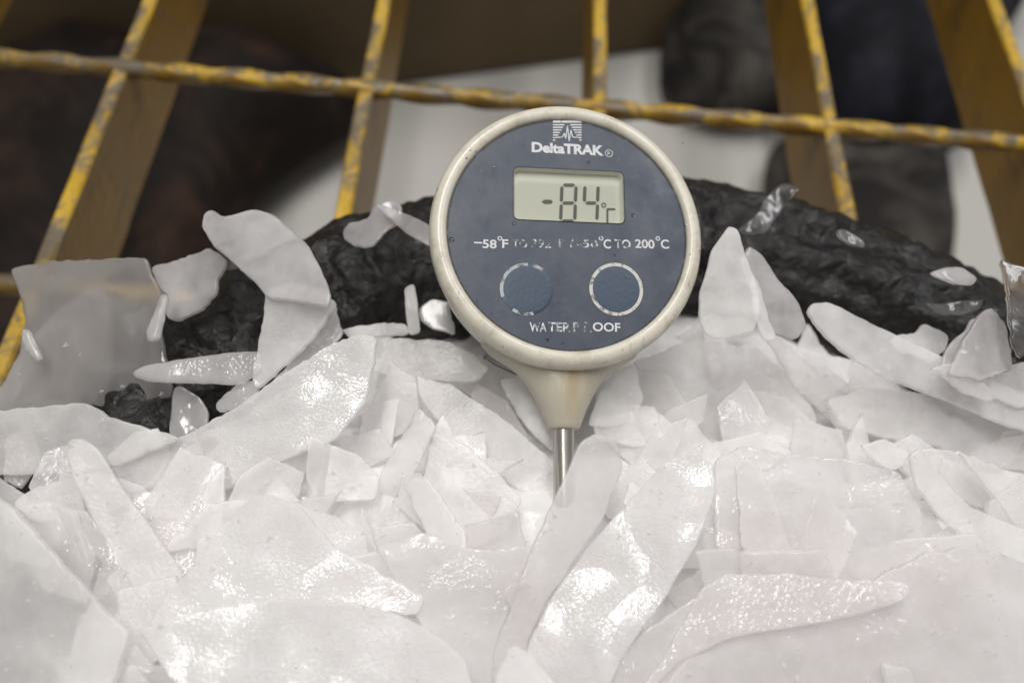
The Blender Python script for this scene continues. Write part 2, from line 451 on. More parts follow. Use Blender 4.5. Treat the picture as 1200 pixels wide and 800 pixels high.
# height so that the pitch between neighbouring bars matches (about 247 px at row 60)
def grating_z():
    z = CAMZ - .19
    for _ in range(20):
        a, b = on_z(430, 100, z), on_z(963, 100, z)
        s = abs((b - a).dot(GX)) / 2
        z = CAMZ - (CAMZ - z) * PITCHG / s
    return z
GZ = grating_z()
groot = empty('steel_grating', on_z(430, 100, GZ))
tag(groot, 'yellow painted steel bar grating with twisted cross rods behind the dial', 'grating')
G0 = Vector(groot.location)
BH, BT = .0265, .0040
def bar_mesh(L):
    bm = bmesh.new(); nseg = 90
    prof = [(-BT / 2, -BH), (BT / 2, -BH), (BT / 2, -.0006), (BT / 2 - .0006, 0), (-BT / 2 + .0006, 0), (-BT / 2, -.0006)]
    rings = []
    for i in range(nseg + 1):
        t = i / nseg * L
        rings.append([bm.verts.new((x + .0003 * noise.noise(Vector((t * 60, k * 9.1, 0))), t, z + (.0004 * noise.noise(Vector((t * 90, k * 5, 3))) if z > -.01 else 0))) for k, (x, z) in enumerate(prof)])
    for i in range(nseg):
        for k in range(6):
            bm.faces.new((rings[i][k], rings[i][(k + 1) % 6], rings[i + 1][(k + 1) % 6], rings[i + 1][k]))
    bm.faces.new(rings[0][::-1]); bm.faces.new(rings[-1])
    bmesh.ops.recalc_face_normals(bm, faces=bm.faces)
    m = bpy.data.meshes.new('bearing_bar'); bm.to_mesh(m); bm.free(); return m
bm_ = bar_mesh(.75)
rotz = math.atan2(-GDIR.x, GDIR.y)
bar_x = []
for (px, py) in ((113, 150), (430, 100), (703, 100), (966, 100), (1206, 110)):
    bar_x.append((on_z(px, py, GZ) - G0).dot(GX))
bar_x = [bar_x[0] - PITCHG] + bar_x + [bar_x[-1] + PITCHG]
for x in bar_x:
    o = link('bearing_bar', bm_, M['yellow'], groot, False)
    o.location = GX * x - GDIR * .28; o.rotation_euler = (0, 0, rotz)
def rod_mesh(L, half=.0021, turns_per_m=30):
    bm = bmesh.new(); n = int(L * 700); prev = None
    for i in range(n + 1):
        t = i / n * L; a = t * turns_per_m * 2 * math.pi * .5
        ring = []
        for k in range(8):
            ang = k * math.pi / 4; rad = half * (1.32 if k % 2 else .98) * (1 + .05 * noise.noise(Vector((t * 200, k, 0))))
            ring.append(bm.verts.new((t, rad * math.cos(ang + a), rad * math.sin(ang + a))))
        if prev:
            for k in range(8): bm.faces.new((prev[k], prev[(k + 1) % 8], ring[(k + 1) % 8], ring[k]))
        else: first = ring
        prev = ring
    bm.faces.new(first); bm.faces.new(prev[::-1])
    bmesh.ops.recalc_face_normals(bm, faces=bm.faces)
    m = bpy.data.meshes.new('cross_rod'); bm.to_mesh(m); bm.free(); return m
rm = rod_mesh(.46)
pa, pb = on_z(5, 64, GZ), on_z(1195, 164, GZ)
rdir = (pb - pa).normalized()
pc = on_z(3, 327, GZ)
rod_sp = (pc - pa).dot(GDIR)
for k in (0, 1, -1):
    o = link('cross_rod', rm, M['yellow_rod'], groot)
    o.location = pa - rdir * .07 - GDIR * (-rod_sp * k) - G0 + Vector((0, 0, -.0015)); o.rotation_euler = (0, 0, math.atan2(rdir.y, rdir.x))

# ------------------------------------------------------------------ black rubber tub
ZR = CAMZ - .131
sil = [(60, 470), (150, 395), (240, 325), (350, 266), (430, 242), (500, 226), (660, 206), (800, 203), (900, 214), (1000, 246), (1100, 281), (1180, 318), (1260, 372)]
C0 = Vector((.012, .022))
ang, rad = [], []
for p in sil:
    q = on_z(*p, ZR - .004); v = Vector((q.x, q.y)) - C0
    ang.append(math.atan2(v.y, v.x)); rad.append(v.length)
pr = sorted(zip(ang, rad)); 
aa = [p[0] for p in pr]; ra = [p[1] for p in pr]
mean_front = .096
aa = [aa[0] - 1.2] + aa + [aa[-1] + .9]; ra = [mean_front] + ra + [mean_front]
def rim_r(a):
    a = (a + math.pi / 2) % (2 * math.pi) - math.pi / 2
    return float(np.interp(a, aa, ra))
NA = 900
angs = [i / NA * 2 * math.pi - math.pi / 2 for i in range(NA)]
rr_ = np.array([rim_r(a) for a in angs])
ker = np.hanning(61); ker /= ker.sum()
rr_ = np.convolve(np.concatenate((rr_[-30:], rr_, rr_[:30])), ker, 'valid')
TR = .0145
sec = [(.006, -(ZR - GZ) + .0005), (.010, -.045), (.012, -.03)]
for k in range(46):
    a = math.radians(-35 + k / 45 * 235)
    sec.append((TR * math.cos(a), TR * math.sin(a) - TR))
sec += [(-.016, -.026), (-.0175, -.033), (-.019, -.042), (-.022, -(ZR - GZ) + .006)]
V, Fc = [], []
for i, a in enumerate(angs):
    for (dr, dz) in sec:
        r = rr_[i] - TR * .92 + dr
        p = Vector((C0.x + r * math.cos(a), C0.y + r * math.sin(a), ZR + dz))
        if dz > -.035:
            nn = Vector((math.cos(a) * dr, math.sin(a) * dr, dz + TR)); nn.normalize()
            q = p * 1.0
            al = a * .095; sc_ = len(V) % len(sec) * .0009
            g1 = Vector((al * 30, sc_ * 230, 1.0)); g2 = Vector((al * 110, sc_ * 480, 5.0))
            h = .0013 * noise.noise(q * 60) + .0017 * noise.noise(g1) + .0012 * noise.noise(g2) + .0006 * noise.noise(q * 230)
            dd = noise.voronoi(Vector((al * 120, sc_ * 230, q.z * 40)))[0]
            h += (.0016 * min(dd[1] - dd[0], .30) * 3 - .0006) * (.35 + .65 * sstep(.45, .6, noise.noise(q * 28) * .5 + .5))
            h += .0006 * noise.noise(q * 460)
            p += nn * h
        V.append(p)
ns = len(sec)
for i in range(NA):
    j = (i + 1) % NA
    for k in range(ns - 1):
        Fc.append((i * ns + k, j * ns + k, j * ns + k + 1, i * ns + k + 1))
cb = len(V); V.append(Vector((C0.x, C0.y, GZ + .006))); cb2 = len(V); V.append(Vector((C0.x, C0.y, GZ + .0005)))
for i in range(NA):
    j = (i + 1) % NA
    Fc.append((i * ns + ns - 1, j * ns + ns - 1, cb)); Fc.append((j * ns, i * ns, cb2))
me = mesh(V, Fc); tub = link('rubber_tub', me, M['rubber'])
bm = bmesh.new(); bm.from_mesh(me); bmesh.ops.recalc_face_normals(bm, faces=bm.faces); bm.to_mesh(me); bm.free()
tag(tub, 'rough wet black rubber tub with fat rim holding the ice', 'tub')

# ------------------------------------------------------------------ thermometer
TD = .137; S = TD / F
TC = P(666, 272, TD)
TN = (-CD + CU * .22 + CR * .12).normalized()
E1 = (CR - TN * CR.dot(TN)).normalized(); E2 = TN.cross(E1)
th = empty('thermometer', TC)
th.matrix_world = Matrix(((E1.x, E2.x, TN.x, TC.x), (E1.y, E2.y, TN.y, TC.y), (E1.z, E2.z, TN.z, TC.z), (0, 0, 0, 1)))
tag(th, 'round digital probe thermometer with cream case and slate blue dial stuck in the ice', 'thermometer')
TMI = th.matrix_world.inverted()
def loc(px, py, z=0.0):
    """photo point -> dial-plane coordinates at local height z"""
    r = TMI.to_3x3() @ ray(px, py); c = TMI @ CAM
    t = (z - c.z) / r.z; q = c + r * t
    return q.x, q.y
def lathe(prof, n=128, axis='Z', squash=None):
    V, Fc = [], []
    for (r, z) in prof:
        for i in range(n):
            a = i / n * 2 * math.pi
            if axis == 'Z': V.append((r * math.cos(a), r * math.sin(a), z))
            else:
                k = squash(z) if squash else 1
                V.append((r * math.cos(a), z, r * k * math.sin(a)))
    m = len(prof)
    for j in range(m - 1):
        for i in range(n):
            k = (i + 1) % n
            Fc.append((j * n + i, j * n + k, (j + 1) * n + k, (j + 1) * n + i))
    return V, Fc
mm = .001
RO = 22.25 * mm; RP = 19.55 * mm
V, Fc = lathe([(RP - .1 * mm, -.6 * mm), (RP, .15 * mm), (RP + .25 * mm, .55 * mm), (RP + .8 * mm, .8 * mm), (RP + 1.5 * mm, .75 * mm), (RP + 2.15 * mm, .4 * mm), (RO - .15 * mm, -.35 * mm), (RO, -1.2 * mm), (RO - .02 * mm, -2.2 * mm), (RO - .25 * mm, -2.8 * mm), (RO - .8 * mm, -3.0 * mm), (RP - 1 * mm, -3.0 * mm), (RP - .1 * mm, -.6 * mm)])
link('bezel', mesh(V, Fc), M['cream'], th)
V, Fc = lathe([(17 * mm, -2.9 * mm), (RO - .75 * mm, -2.9 * mm), (RO - .55 * mm, -3.3 * mm), (RO - .6 * mm, -6 * mm), (RO - 1.1 * mm, -9.5 * mm), (RO - 2.4 * mm, -12 * mm), (RO - 5 * mm, -13.5 * mm), (8 * mm, -14 * mm), (.01 * mm, -14 * mm)])
link('case', mesh(V, Fc), M['cream'], th)
# neck + stem
ZN = -6.2 * mm
yb = loc(667, 503, -6.2 * mm)[1] / mm
nk = [(-17.5, 11.5), (-19.5, 10.2), (-20.8, 8.7), (-22.0, 7.3), (-23.4, 6.1), (-25.0, 5.1), (-26.8, 4.25), (-28.8, 3.5), (-30.6, 2.95), (-32.2, 2.6), (-32.9, 2.45), (-33.1, 2.25), (-33.1, 1.6)]
nk = [(-17.5 + (y + 17.5) * (yb + 17.5) / (-33.1 + 17.5), r) for y, r in nk]
V, Fc = lathe([(r * (1.0 + .16 * sstep(-33, -28, y)) * mm, y * mm) for y, r in nk], 96, 'Y', lambda y: .36 + .64 * sstep(-.018, -.029, y))
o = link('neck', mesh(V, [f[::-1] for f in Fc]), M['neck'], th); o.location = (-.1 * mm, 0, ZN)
V, Fc = lathe([(1.72 * mm, (yb + .8) * mm), (1.72 * mm, -46 * mm), (1.72 * mm, -58 * mm), (1.4 * mm, -60 * mm), (.05 * mm, -62 * mm)], 48, 'Y')
o = link('stem', mesh(V, [f[::-1] for f in Fc]), M['steel'], th); o.location = (-.1 * mm, 0, ZN)
# faceplate with window hole
wx0, wy1 = loc(602, 196); wx1, wy0 = loc(732, 262)
wc = Vector(((wx0 + wx1) / 2, (wy0 + wy1) / 2)); ww, wh = wx1 - wx0, wy1 - wy0
def rrect(cx, cy, w_, h_, r, n=6):
    out = []
    for (sx, sy, a0) in ((1, 1, 0), (-1, 1, 90), (-1, -1, 180), (1, -1, 270)):
        for k in range(n + 1):
            a = math.radians(a0 + 90 * k / n)
            out.append((cx + sx * (w_ / 2 - r) + r * math.cos(a), cy + sy * (h_ / 2 - r) + r * math.sin(a)))
    return out
hole = rrect(wc.x, wc.y, ww, wh, .9 * mm)
circ = [(RP * math.cos(i / 128 * 2 * math.pi), RP * math.sin(i / 128 * 2 * math.pi)) for i in range(128)]
pts = [Vector(p) for p in circ + hole]
ed = [(i, (i + 1) % 128) for i in range(128)] + [(128 + i, 128 + (i + 1) % len(hole)) for i in range(len(hole))]
r = delaunay_2d_cdt(pts, ed, [], 0, 1e-9)
tris = []
for t in r[2]:
    c = sum((r[0][k] for k in t), Vector((0, 0))) / 3
    if not (abs(c.x - wc.x) < ww / 2 and abs(c.y - wc.y) < wh / 2): tris.append(tuple(t))
fp = link('faceplate', mesh([(p.x, p.y, 0) for p in r[0]], tris), M['plate'], th, False)
# LCD well, panel, lens
lr = link('display_well', mesh([(x, y, 0.0) for x, y in hole] + [(wc.x + (x - wc.x) * .97, wc.y + (y - wc.y) * .96, -1.3 * mm) for x, y in hole],
     [(i, (i + 1) % len(hole), len(hole) + (i + 1) % len(hole), len(hole) + i) for i in range(len(hole))]), M['well'], th)
lcd = link('display_panel', mesh([(x, y, -1.25 * mm) for x, y in hole], [tuple(range(len(hole)))]), M['lcd'], th, False)
rim_in = rrect(wc.x, wc.y, ww - .5 * mm, wh - .5 * mm, .7 * mm)
nh = len(hole)
V = [(x, y, .12 * mm) for x, y in rrect(wc.x, wc.y, ww + .25 * mm, wh + .25 * mm, 1.0 * mm)] + [(x, y, .32 * mm) for x, y in rim_in] + [(x, y, .02 * mm) for x, y in rrect(wc.x, wc.y, ww + .25 * mm, wh + .25 * mm, 1.0 * mm)]
Fc = [tuple(range(nh, 2 * nh))] + [(i, (i + 1) % nh, nh + (i + 1) % nh, nh + i) for i in range(nh)] + [(2 * nh + i, 2 * nh + (i + 1) % nh, (i + 1) % nh, i) for i in range(nh)]
ln = link('display_lens', mesh(V, Fc), M['lens'], th, False)
# LCD segments
def poly_obj(name, polys, z, mat, parent):
    V, Fc = [], []
    for p in polys:
        b = len(V); V += [(x, y, z) for x, y in p]; Fc.append(tuple(range(b, b + len(p))))
    m = mesh(V, Fc)
    bm = bmesh.new(); bm.from_mesh(m)
    for f in bm.faces:
        f.normal_update()
        if f.normal.z < 0: f.normal_flip()
    bm.to_mesh(m); bm.free()
    return link(name, m, mat, parent, False)
ZL = -1.2 * mm
def px_poly(pts, z): return [loc(x, y, z) for x, y in pts]
def seg(ax, ay, bx, by, w_):
    a, b = Vector((ax, ay)), Vector((bx, by)); dv = (b - a).normalized(); nv = Vector((-dv.y, dv.x)) * w_ / 2; c = dv * w_ / 2
    return [tuple(a), tuple(a + c + nv), tuple(b - c + nv), tuple(b), tuple(b - c - nv), tuple(a + c - nv)]
def digit(x0, x1, y0, y1, segs, w_=4.0):
    ym = (y0 + y1) / 2; o = 1.0; sl = 1.6
    L, R = x0 + w_ / 2, x1 - w_ / 2
    def sk(y): return (y1 - y) / (y1 - y0) * sl
    T, Bm = y0 + w_ / 2, y1 - w_ / 2
    d = {'a': (L + o + sk(T), T, R - o + sk(T), T), 'g': (L + o + sk(ym), ym, R - o + sk(ym), ym), 'd': (L + o, Bm, R - o, Bm),
         'f': (L + sk(T), T + o, L + sk(ym), ym - o), 'b': (R + sk(T), T + o, R + sk(ym), ym - o),
         'e': (L + sk(ym), ym + o, L, Bm - o), 'c': (R + sk(ym), ym + o, R, Bm - o)}
    return [seg(*d[s], w_) for s in segs]
for nm, polys in (('minus_sign', [seg(635, 236.5, 648, 236.5, 5)]),
                  ('digit', digit(655.0, 675.5, 215, 261, 'abcdefg')), ('digit', digit(682, 701.5, 215, 261, 'fgbc')),
                  ('degree_sign', [[(707.5 + rr * math.cos(k * math.pi / 4), 240.5 + rr * math.sin(k * math.pi / 4)) for k in range(9)] + [(707.5 + 1.6 * math.cos(k * math.pi / 4), 240.5 + 1.6 * math.sin(k * math.pi / 4)) for k in range(8, -1, -1)] for rr in (3.2,)]),
                  ('unit_letter', [seg(711.8, 244, 711.8, 262, 2.4), seg(711, 245.2, 721.5, 245.2, 2.4)])):
    poly_obj(nm, [px_poly(p, ZL) for p in polys], ZL, M['digit'], lcd)
# printing
ZP = .06 * mm
def text_mesh(body, box, offset=0.0, space=1.0):
    cu = bpy.data.curves.new('txt', 'FONT'); cu.body = body; cu.size = 1.0; cu.offset = offset; cu.space_character = space; cu.resolution_u = 4
    ob = bpy.data.objects.new('txt', cu); m = ob.to_mesh()
    vs = np.array([v.co[:] for v in m.vertices]); fs = [tuple(p.vertices) for p in m.polygons]; ob.to_mesh_clear()
    bpy.data.objects.remove(ob); bpy.data.curves.remove(cu)
    lo, hi = vs.min(0), vs.max(0)
    x0, y1 = loc(box[0], box[1]); x1, y0 = loc(box[2], box[3])
    V = [(x0 + (v[0] - lo[0]) / (hi[0] - lo[0]) * (x1 - x0), y0 + (v[1] - lo[1]) / (hi[1] - lo[1]) * (y1 - y0), ZP) for v in vs]
    return mesh(V, fs)
def lettering(body, box, mat, offset=0.0, space=1.0, parent=None):
    return link('lettering', text_mesh(body, box, offset, space), M[mat], parent or fp, False)
lettering('DeltaTRAK', (623, 166.5, 707.5, 183), 'print0', .042, .98)
lettering('R', (711.8, 178, 715.2, 182), 'print0', .0)
c = loc(713.5, 180)
def ring_polys(cx, cy, r1, r2, n=48, a0=0, a1=360):
    out = []
    for k in range(n):
        t0, t1 = math.radians(a0 + (a1 - a0) * k / n), math.radians(a0 + (a1 - a0) * (k + 1) / n)
        out.append([(cx + r1 * math.cos(t0), cy + r1 * math.sin(t0)), (cx + r2 * math.cos(t0), cy + r2 * math.sin(t0)), (cx + r2 * math.cos(t1), cy + r2 * math.sin(t1)), (cx + r1 * math.cos(t1), cy + r1 * math.sin(t1))])
    return out
poly_obj('registered_ring', ring_polys(*c, 4.0 * S, 4.8 * S, 28), ZP, M['print0'], fp)
row = (280, 291.5)
lettering('-', (555.5, 283.5, 565, 285.6), 'print0', .02)
lettering('58', (565.5, 280.5, 582, 291.5), 'print0', .02)
lettering('o', (583, 276.8, 588.5, 282.2), 'print0', .01)
lettering('F', (588.5, 280.5, 595.5, 291), 'print0', .02)
lettering('TO', (600.5, 280.2, 618, 291), 'print2', .02)
lettering('392', (623, 280.2, 645.5, 291), 'print2', .01)
lettering('F', (654.5, 280.5, 661, 291), 'print2', .01)
lettering('/', (667, 280, 672.5, 292), 'print2', .02)
lettering('-50', (676, 280.5, 701, 291), 'print2', .02)
lettering('o', (701.5, 276.8, 707, 282.2), 'print0', .01)
lettering('C', (707, 280.4, 716, 291.6), 'print0', .02)
lettering('TO', (720, 280.4, 739, 291.6), 'print1', .02)
lettering('200', (744, 280.4, 767, 291.6), 'print0', .02)
lettering('o', (768, 277, 773.5, 282.4), 'print0', .01)
lettering('C', (774, 280.6, 784, 291.8), 'print0', .02)
lettering('WA', (620.5, 377.5, 640.5, 389), 'print1', .02)
lettering('TER', (642, 377.5, 668.5, 389), 'print1', .02)
lettering('P', (671.5, 377.5, 679, 389), 'print2', .02)
lettering('R', (684, 377.5, 693.5, 389), 'print2', .02)
lettering('OOF', (694.5, 377.5, 727, 389), 'print0', .02)
# logo: striped square with a dark triangle and a pulse line
polys = []
LX0, LX1, LY0, LY1 = 648, 681.5, 141.5, 165.5
polys.append([(LX0, LY0), (LX1, LY0), (LX1, LY0 + 2.4), (LX0, LY0 + 2.4)])
for k in range(7):
    y = LY0 + 4.2 + k * 3.0
    f = min(max((y - 145) / 19.0, 0), 1); hw = 1.5 + 11.5 * f
    xm = 664.8
    polys.append([(LX0, y), (xm - hw - 1.5, y), (xm - hw - 1.5, y + 1.5), (LX0, y + 1.5)])
    polys.append([(xm + hw + 1.5, y), (LX1, y), (LX1, y + 1.5), (xm + hw + 1.5, y + 1.5)])
pulse = [(651, 161), (659, 161), (661.5, 156), (663, 163), (665, 147), (667, 166), (669, 152), (671, 161), (679, 161)]
for a, b in zip(pulse, pulse[1:]): polys.append(seg(*a, *b, 1.1))
poly_obj('logo', [px_poly(p, ZP) for p in polys], ZP, M['print0'], fp)
# buttons
def button(cx, cy, r, mat, ringmat, arcs, lab):
    x, y = loc(cx, cy); R = r * S
    V, Fc = lathe([(R, .015 * mm), (R * .97, .05 * mm), (R * .86, .07 * mm), (R * .5, .09 * mm), (.001 * mm, .095 * mm)], 48)
    o = link('button', mesh(V, Fc), mat, th); o.location = (x, y, 0); o['label'] = lab
    pl = []
    for a0, a1 in arcs: pl += ring_polys(0, 0, R * .90, R * 1.03, 40, a0, a1)
    poly_obj('button_ring', pl, .11 * mm, ringmat, o)
    return o
button(617.5, 339, 30.5, M['button'], M['ring1'], ((88, 200), (236, 284), (52, 76)), 'blue round button with its white ring mostly rubbed off')
button(722, 339, 31, M['button'], M['ring0'], ((0, 360),), 'round button with a nearly complete pale ring')
# grimy seam mark at the lower left of the case
V, Fc = solid([Vector(p) for p in ((0, 0), (1.1 * mm, .5 * mm), (2.0 * mm, -1.6 * mm), (2.6 * mm, -4.2 * mm), (1.6 * mm, -3.4 * mm), (.6 * mm, -1.6 * mm))], .3 * mm, .4 * mm, .2 * mm, .3, lambda x, y, s: 0, seed=4)
o = link('grime_patch', mesh(V, Fc), M['grime'], th)
ag = math.radians(207); rg = RO - .62 * mm
o.matrix_local = Matrix.Translation((rg * math.cos(ag), rg * math.sin(ag), -5.0 * mm)) @ Matrix(((-math.sin(ag), 0, math.cos(ag), 0), (math.cos(ag), 0, math.sin(ag), 0), (0, 1, 0, 0), (0, 0, 0, 1))) @ Matrix.Rotation(math.radians(-60), 4, 'Z')
# grime packed in the groove between plate and bezel
poly_obj('grime_ring', ring_polys(0, 0, RP - .32 * mm, RP + .02 * mm, 128), .05 * mm, M['grime_print'], th)
# water droplets on the dial
drop_at = ('just above the display window', 'just right of the display window', 'at the left end of the dial text row', 'at the far right edge of the dial', 'between the two round buttons', 'on the right round button', 'at the lower left corner of the display', 'left of the left round button', 'below left of the left round button', 'under the lettering at the bottom of the dial', 'at the very bottom of the dial', 'just above the right round button', 'at the upper right edge of the dial', 'on the dial left of the display window')
for k, (px, py, rpx) in enumerate(((690, 190, 2.0), (742, 252, 2.2), (529, 281, 3.0), (804, 264, 2.4), (655, 356, 1.6), (735, 325, 2.0), (602, 262, 2.2), (560, 352, 1.5), (575, 368, 1.6), (642, 398, 1.8), (660, 402, 1.5), (720, 299, 1.3), (800, 168, 1.4), (579, 196, 1.5))):
    R = rpx * S
    V, Fc = lathe([(R, 0), (R * .97, R * .2), (R * .8, R * .45), (R * .5, R * .62), (R * .05, R * .7)], 14)
    m = mesh(V, Fc); o = link('water_droplet', m, M['water']); x, y = loc(px, py)
    o.matrix_world = th.matrix_world @ Matrix.Translation((x, y, .05 * mm))
    tag(o, 'tiny clear water droplet ' + drop_at[k], 'droplet', 'water droplets on the dial')

# ------------------------------------------------------------------ ice
UPMIX = (-CD * .55 + Vector((0, 0, 1)) * .45).normalized()
cnt = [0]; BIG = []
def shard(name, label, mat, pix, lift=2.0, tx=0.0, ty=0.0, th_mm=2.2, curl=0.0, cdir=0.0, D=None, jag=.25, soft=1, edge=.25, edge_h=.6, wav=.45, cat='ice', group=None):
    cnt[0] += 1; sd = cnt[0]
    cx = sum(p[0] for p in pix) / len(pix); cy = sum(p[1] for p in pix) / len(pix)
    n = (UPMIX + CR * tx + CU * ty).normalized()
    Dc = D if D else ice_depth(cx, cy) - (1.0 + lift * .62) * mm
    p0 = P(cx, cy, Dc)
    ex = (CR - n * CR.dot(n)).normalized(); ey = n.cross(ex)
    ol = plane_outline(pix, n, p0, ex, ey)
    ca, sa = math.cos(math.radians(cdir)), math.sin(math.radians(cdir))
    def hf(x, y, s):
        u = x * ca + y * sa
        q = Vector((x * 110, y * 110, sd * 5.7))
        return curl * u * u * 22 + wav * mm * (noise.noise(q) + .5 * noise.noise(q * 2.6)) + s * .22 * mm * noise.noise(q * 1.7 + Vector((9, 9, s)))
    th_mm *= .45
    V, Fc = solid(ol, th_mm * mm, .75 * mm, edge * mm, edge_h, hf, jag * mm, soft, sd)
    me = mesh(V, Fc)
    o = link(name, me, M[mat])
    o.matrix_world = Matrix(((ex.x, ey.x, n.x, p0.x), (ex.y, ey.y, n.y, p0.y), (ex.z, ey.z, n.z, p0.z), (0, 0, 0, 1)))
    BIG.append((cx, cy, label))
    return tag(o, label, cat, group or 'ice flakes in the tub')

# --- standing pieces at the left
shard('ice_plate', 'square glassy ice plate standing upright at far left', 'glass',
      [(13, 316), (60, 307), (120, 304), (172, 301), (176, 314), (190, 348), (188, 385), (193, 410), (203, 455), (202, 465), (121, 478), (-30, 484), (-30, 470), (0, 459), (24, 412), (32, 372), (25, 345)], D=.146, ty=-.1, th_mm=2.4)
shard('ice_flake', 'white tongue shaped ice flake behind the glassy plate at far left', 'matte',
      [(-20, 486), (5, 450), (28, 412), (60, 373), (98, 342), (115, 336), (128, 352), (132, 400), (128, 486)], D=.151, th_mm=2.0, jag=.1)
shard('ice_chip', 'small rolled ice chip stuck on right edge of the glassy plate', 'clear',
      [(189, 343), (199, 347), (194, 376), (188, 400), (174, 401), (170, 389), (180, 370)], D=.1425, th_mm=3.0, edge=1.4, edge_h=.1, jag=.1)
shard('ice_chip', 'small rolled ice chip stuck on left edge of the glassy plate', 'clear',
      [(26, 385), (36, 386), (45, 408), (53, 420), (46, 426), (34, 415), (27, 400)], D=.1425, th_mm=2.6, edge=1.2, edge_h=.1, jag=.1)
shard('ice_flake', 'translucent ice flake between the glassy plate and the tall curled flake', 'clear',
      [(179, 314), (209, 306), (232, 297), (248, 291), (267, 304), (265, 316), (254, 327), (255, 345), (236, 367), (203, 376), (196, 372), (199, 348), (185, 335)], D=.149, tx=-.2, th_mm=2.0)
shard('ice_curl', 'tall curled glassy ice flake leaning left over the black rim', 'clear',
      [(237, 266), (240, 252), (249, 247), (262, 255), (278, 251), (297, 243), (318, 248), (340, 268), (360, 286), (375, 312), (388, 345), (386, 360), (345, 352), (312, 346), (298, 330), (275, 309), (250, 288)], D=.143, tx=-.15, ty=.25, th_mm=2.2, curl=-.9, cdir=60, jag=.1)
shard('ice_flake', 'frosted white wedge of ice below the tall curled flake', 'pebble',
      [(312, 340), (345, 332), (374, 338), (394, 356), (376, 386), (352, 412), (322, 440), (300, 456), (298, 438), (304, 405), (310, 372)], D=.140, tx=-.1, ty=-.15, th_mm=3.0)
shard('ice_flake', 'narrow grey sided ice flake right of the frosted wedge', 'wet',
      [(390, 348), (403, 392), (380, 420), (345, 436), (318, 450), (350, 410), (374, 382)], D=.1425, tx=.3, th_mm=2.0)
shard('ice_spike', 'pointed finger of ice reaching left across the black rim', 'wet',
      [(155, 437), (168, 429), (210, 422), (262, 414), (306, 411), (308, 436), (282, 451), (230, 449), (180, 448), (160, 443)], D=.139, th_mm=3.0, edge=1.2, edge_h=.15, jag=.1)
shard('ice_chip', 'ragged small ice chip under the pointed finger of ice', 'wet',
      [(262, 486), (255, 479), (259, 466), (272, 458), (285, 444), (308, 448), (300, 466), (278, 478)], D=.1395, tx=-.2, th_mm=2.0, jag=.6)
shard('ice_flake', 'small rounded triangular ice flake in the dark gap below the pointed finger', 'clear',
      [(199, 510), (204, 455), (212, 452), (234, 465), (245, 482), (242, 506), (225, 520)], D=.1415, th_mm=1.8, jag=.1)
# --- left field
shard('ice_plate', 'flat white ice plate lying at left edge below the glassy plate', 'matte',
      [(-40, 484), (40, 478), (101, 471), (128, 489), (170, 500), (213, 513), (140, 545), (80, 556), (-40, 556)], lift=7, ty=-.1, th_mm=2.6)
shard('ice_plate', 'big frosted ice sheet sweeping from the left up towards the dial', 'pebble',
      [(440, 394), (432, 440), (427, 470), (396, 514), (330, 541), (250, 580), (215, 640), (150, 650), (60, 600), (18, 604), (14, 588), (80, 562), (140, 542), (205, 515), (262, 488), (330, 440), (395, 398), (420, 390)], lift=5.5, tx=-.07, ty=-.08, th_mm=2.6, curl=-.10, cdir=30)
shard('ice_shard', 'smooth rounded ice blade slanting down over the left ice sheet', 'matte',
      [(77, 525), (84, 515), (97, 513), (116, 526), (150, 580), (190, 635), (213, 668), (216, 692), (182, 712), (158, 690), (112, 612), (86, 562)], lift=9, th_mm=2.4, tx=.1, jag=.08)
shard('ice_plate', 'large smooth ice plate filling the bottom left corner', 'matte',
      [(-50, 560), (0, 580), (25, 602), (80, 665), (120, 708), (153, 741), (142, 770), (122, 830), (-50, 840)], lift=10, tx=-.08, th_mm=3.0)
shard('ice_flake', 'greyish ice flake deep between the corner plate and the rounded blade', 'wet',
      [(20, 602), (100, 596), (128, 632), (150, 664), (140, 690), (112, 704), (60, 650)], lift=3, th_mm=2)
shard('ice_flake', 'sparkling small ice flake under the top of the rounded blade', 'pebble',
      [(14, 590), (40, 572), (84, 558), (100, 590), (98, 612), (40, 612)], lift=5, tx=.24, ty=.2, th_mm=2.2)
shard('ice_flake', 'small shaded ice flake at the bottom left between two big plates', 'wet',
      [(140, 750), (162, 756), (185, 786), (180, 792), (150, 780)], lift=5, th_mm=1.8)
shard('ice_plate', 'pebbled ice plate left of centre lying above the bottom plate', 'pebble',
      [(170, 745), (200, 690), (215, 678), (255, 625), (285, 592), (310, 579), (345, 588), (392, 640), (440, 668), (478, 688), (497, 702), (490, 722), (420, 712), (330, 705), (235, 722)], lift=8.5, tx=.03, ty=.07, th_mm=2.8)
shard('ice_flake', 'glittering narrow ice flake behind the pebbled plate left of centre', 'pebble',
      [(322, 584), (350, 590), (392, 606), (428, 624), (436, 656), (410, 656), (372, 635), (340, 604)], lift=7.4, ty=.20, tx=.05, th_mm=2.4)
shard('ice_plate', 'broad pebbled ice plate at the bottom left of centre', 'pebble',
      [(163, 738), (230, 717), (330, 699), (400, 703), (465, 718), (508, 740), (543, 768), (560, 830), (230, 840), (188, 775)], lift=12, tx=.06, ty=.13, th_mm=3.0, jag=.15)
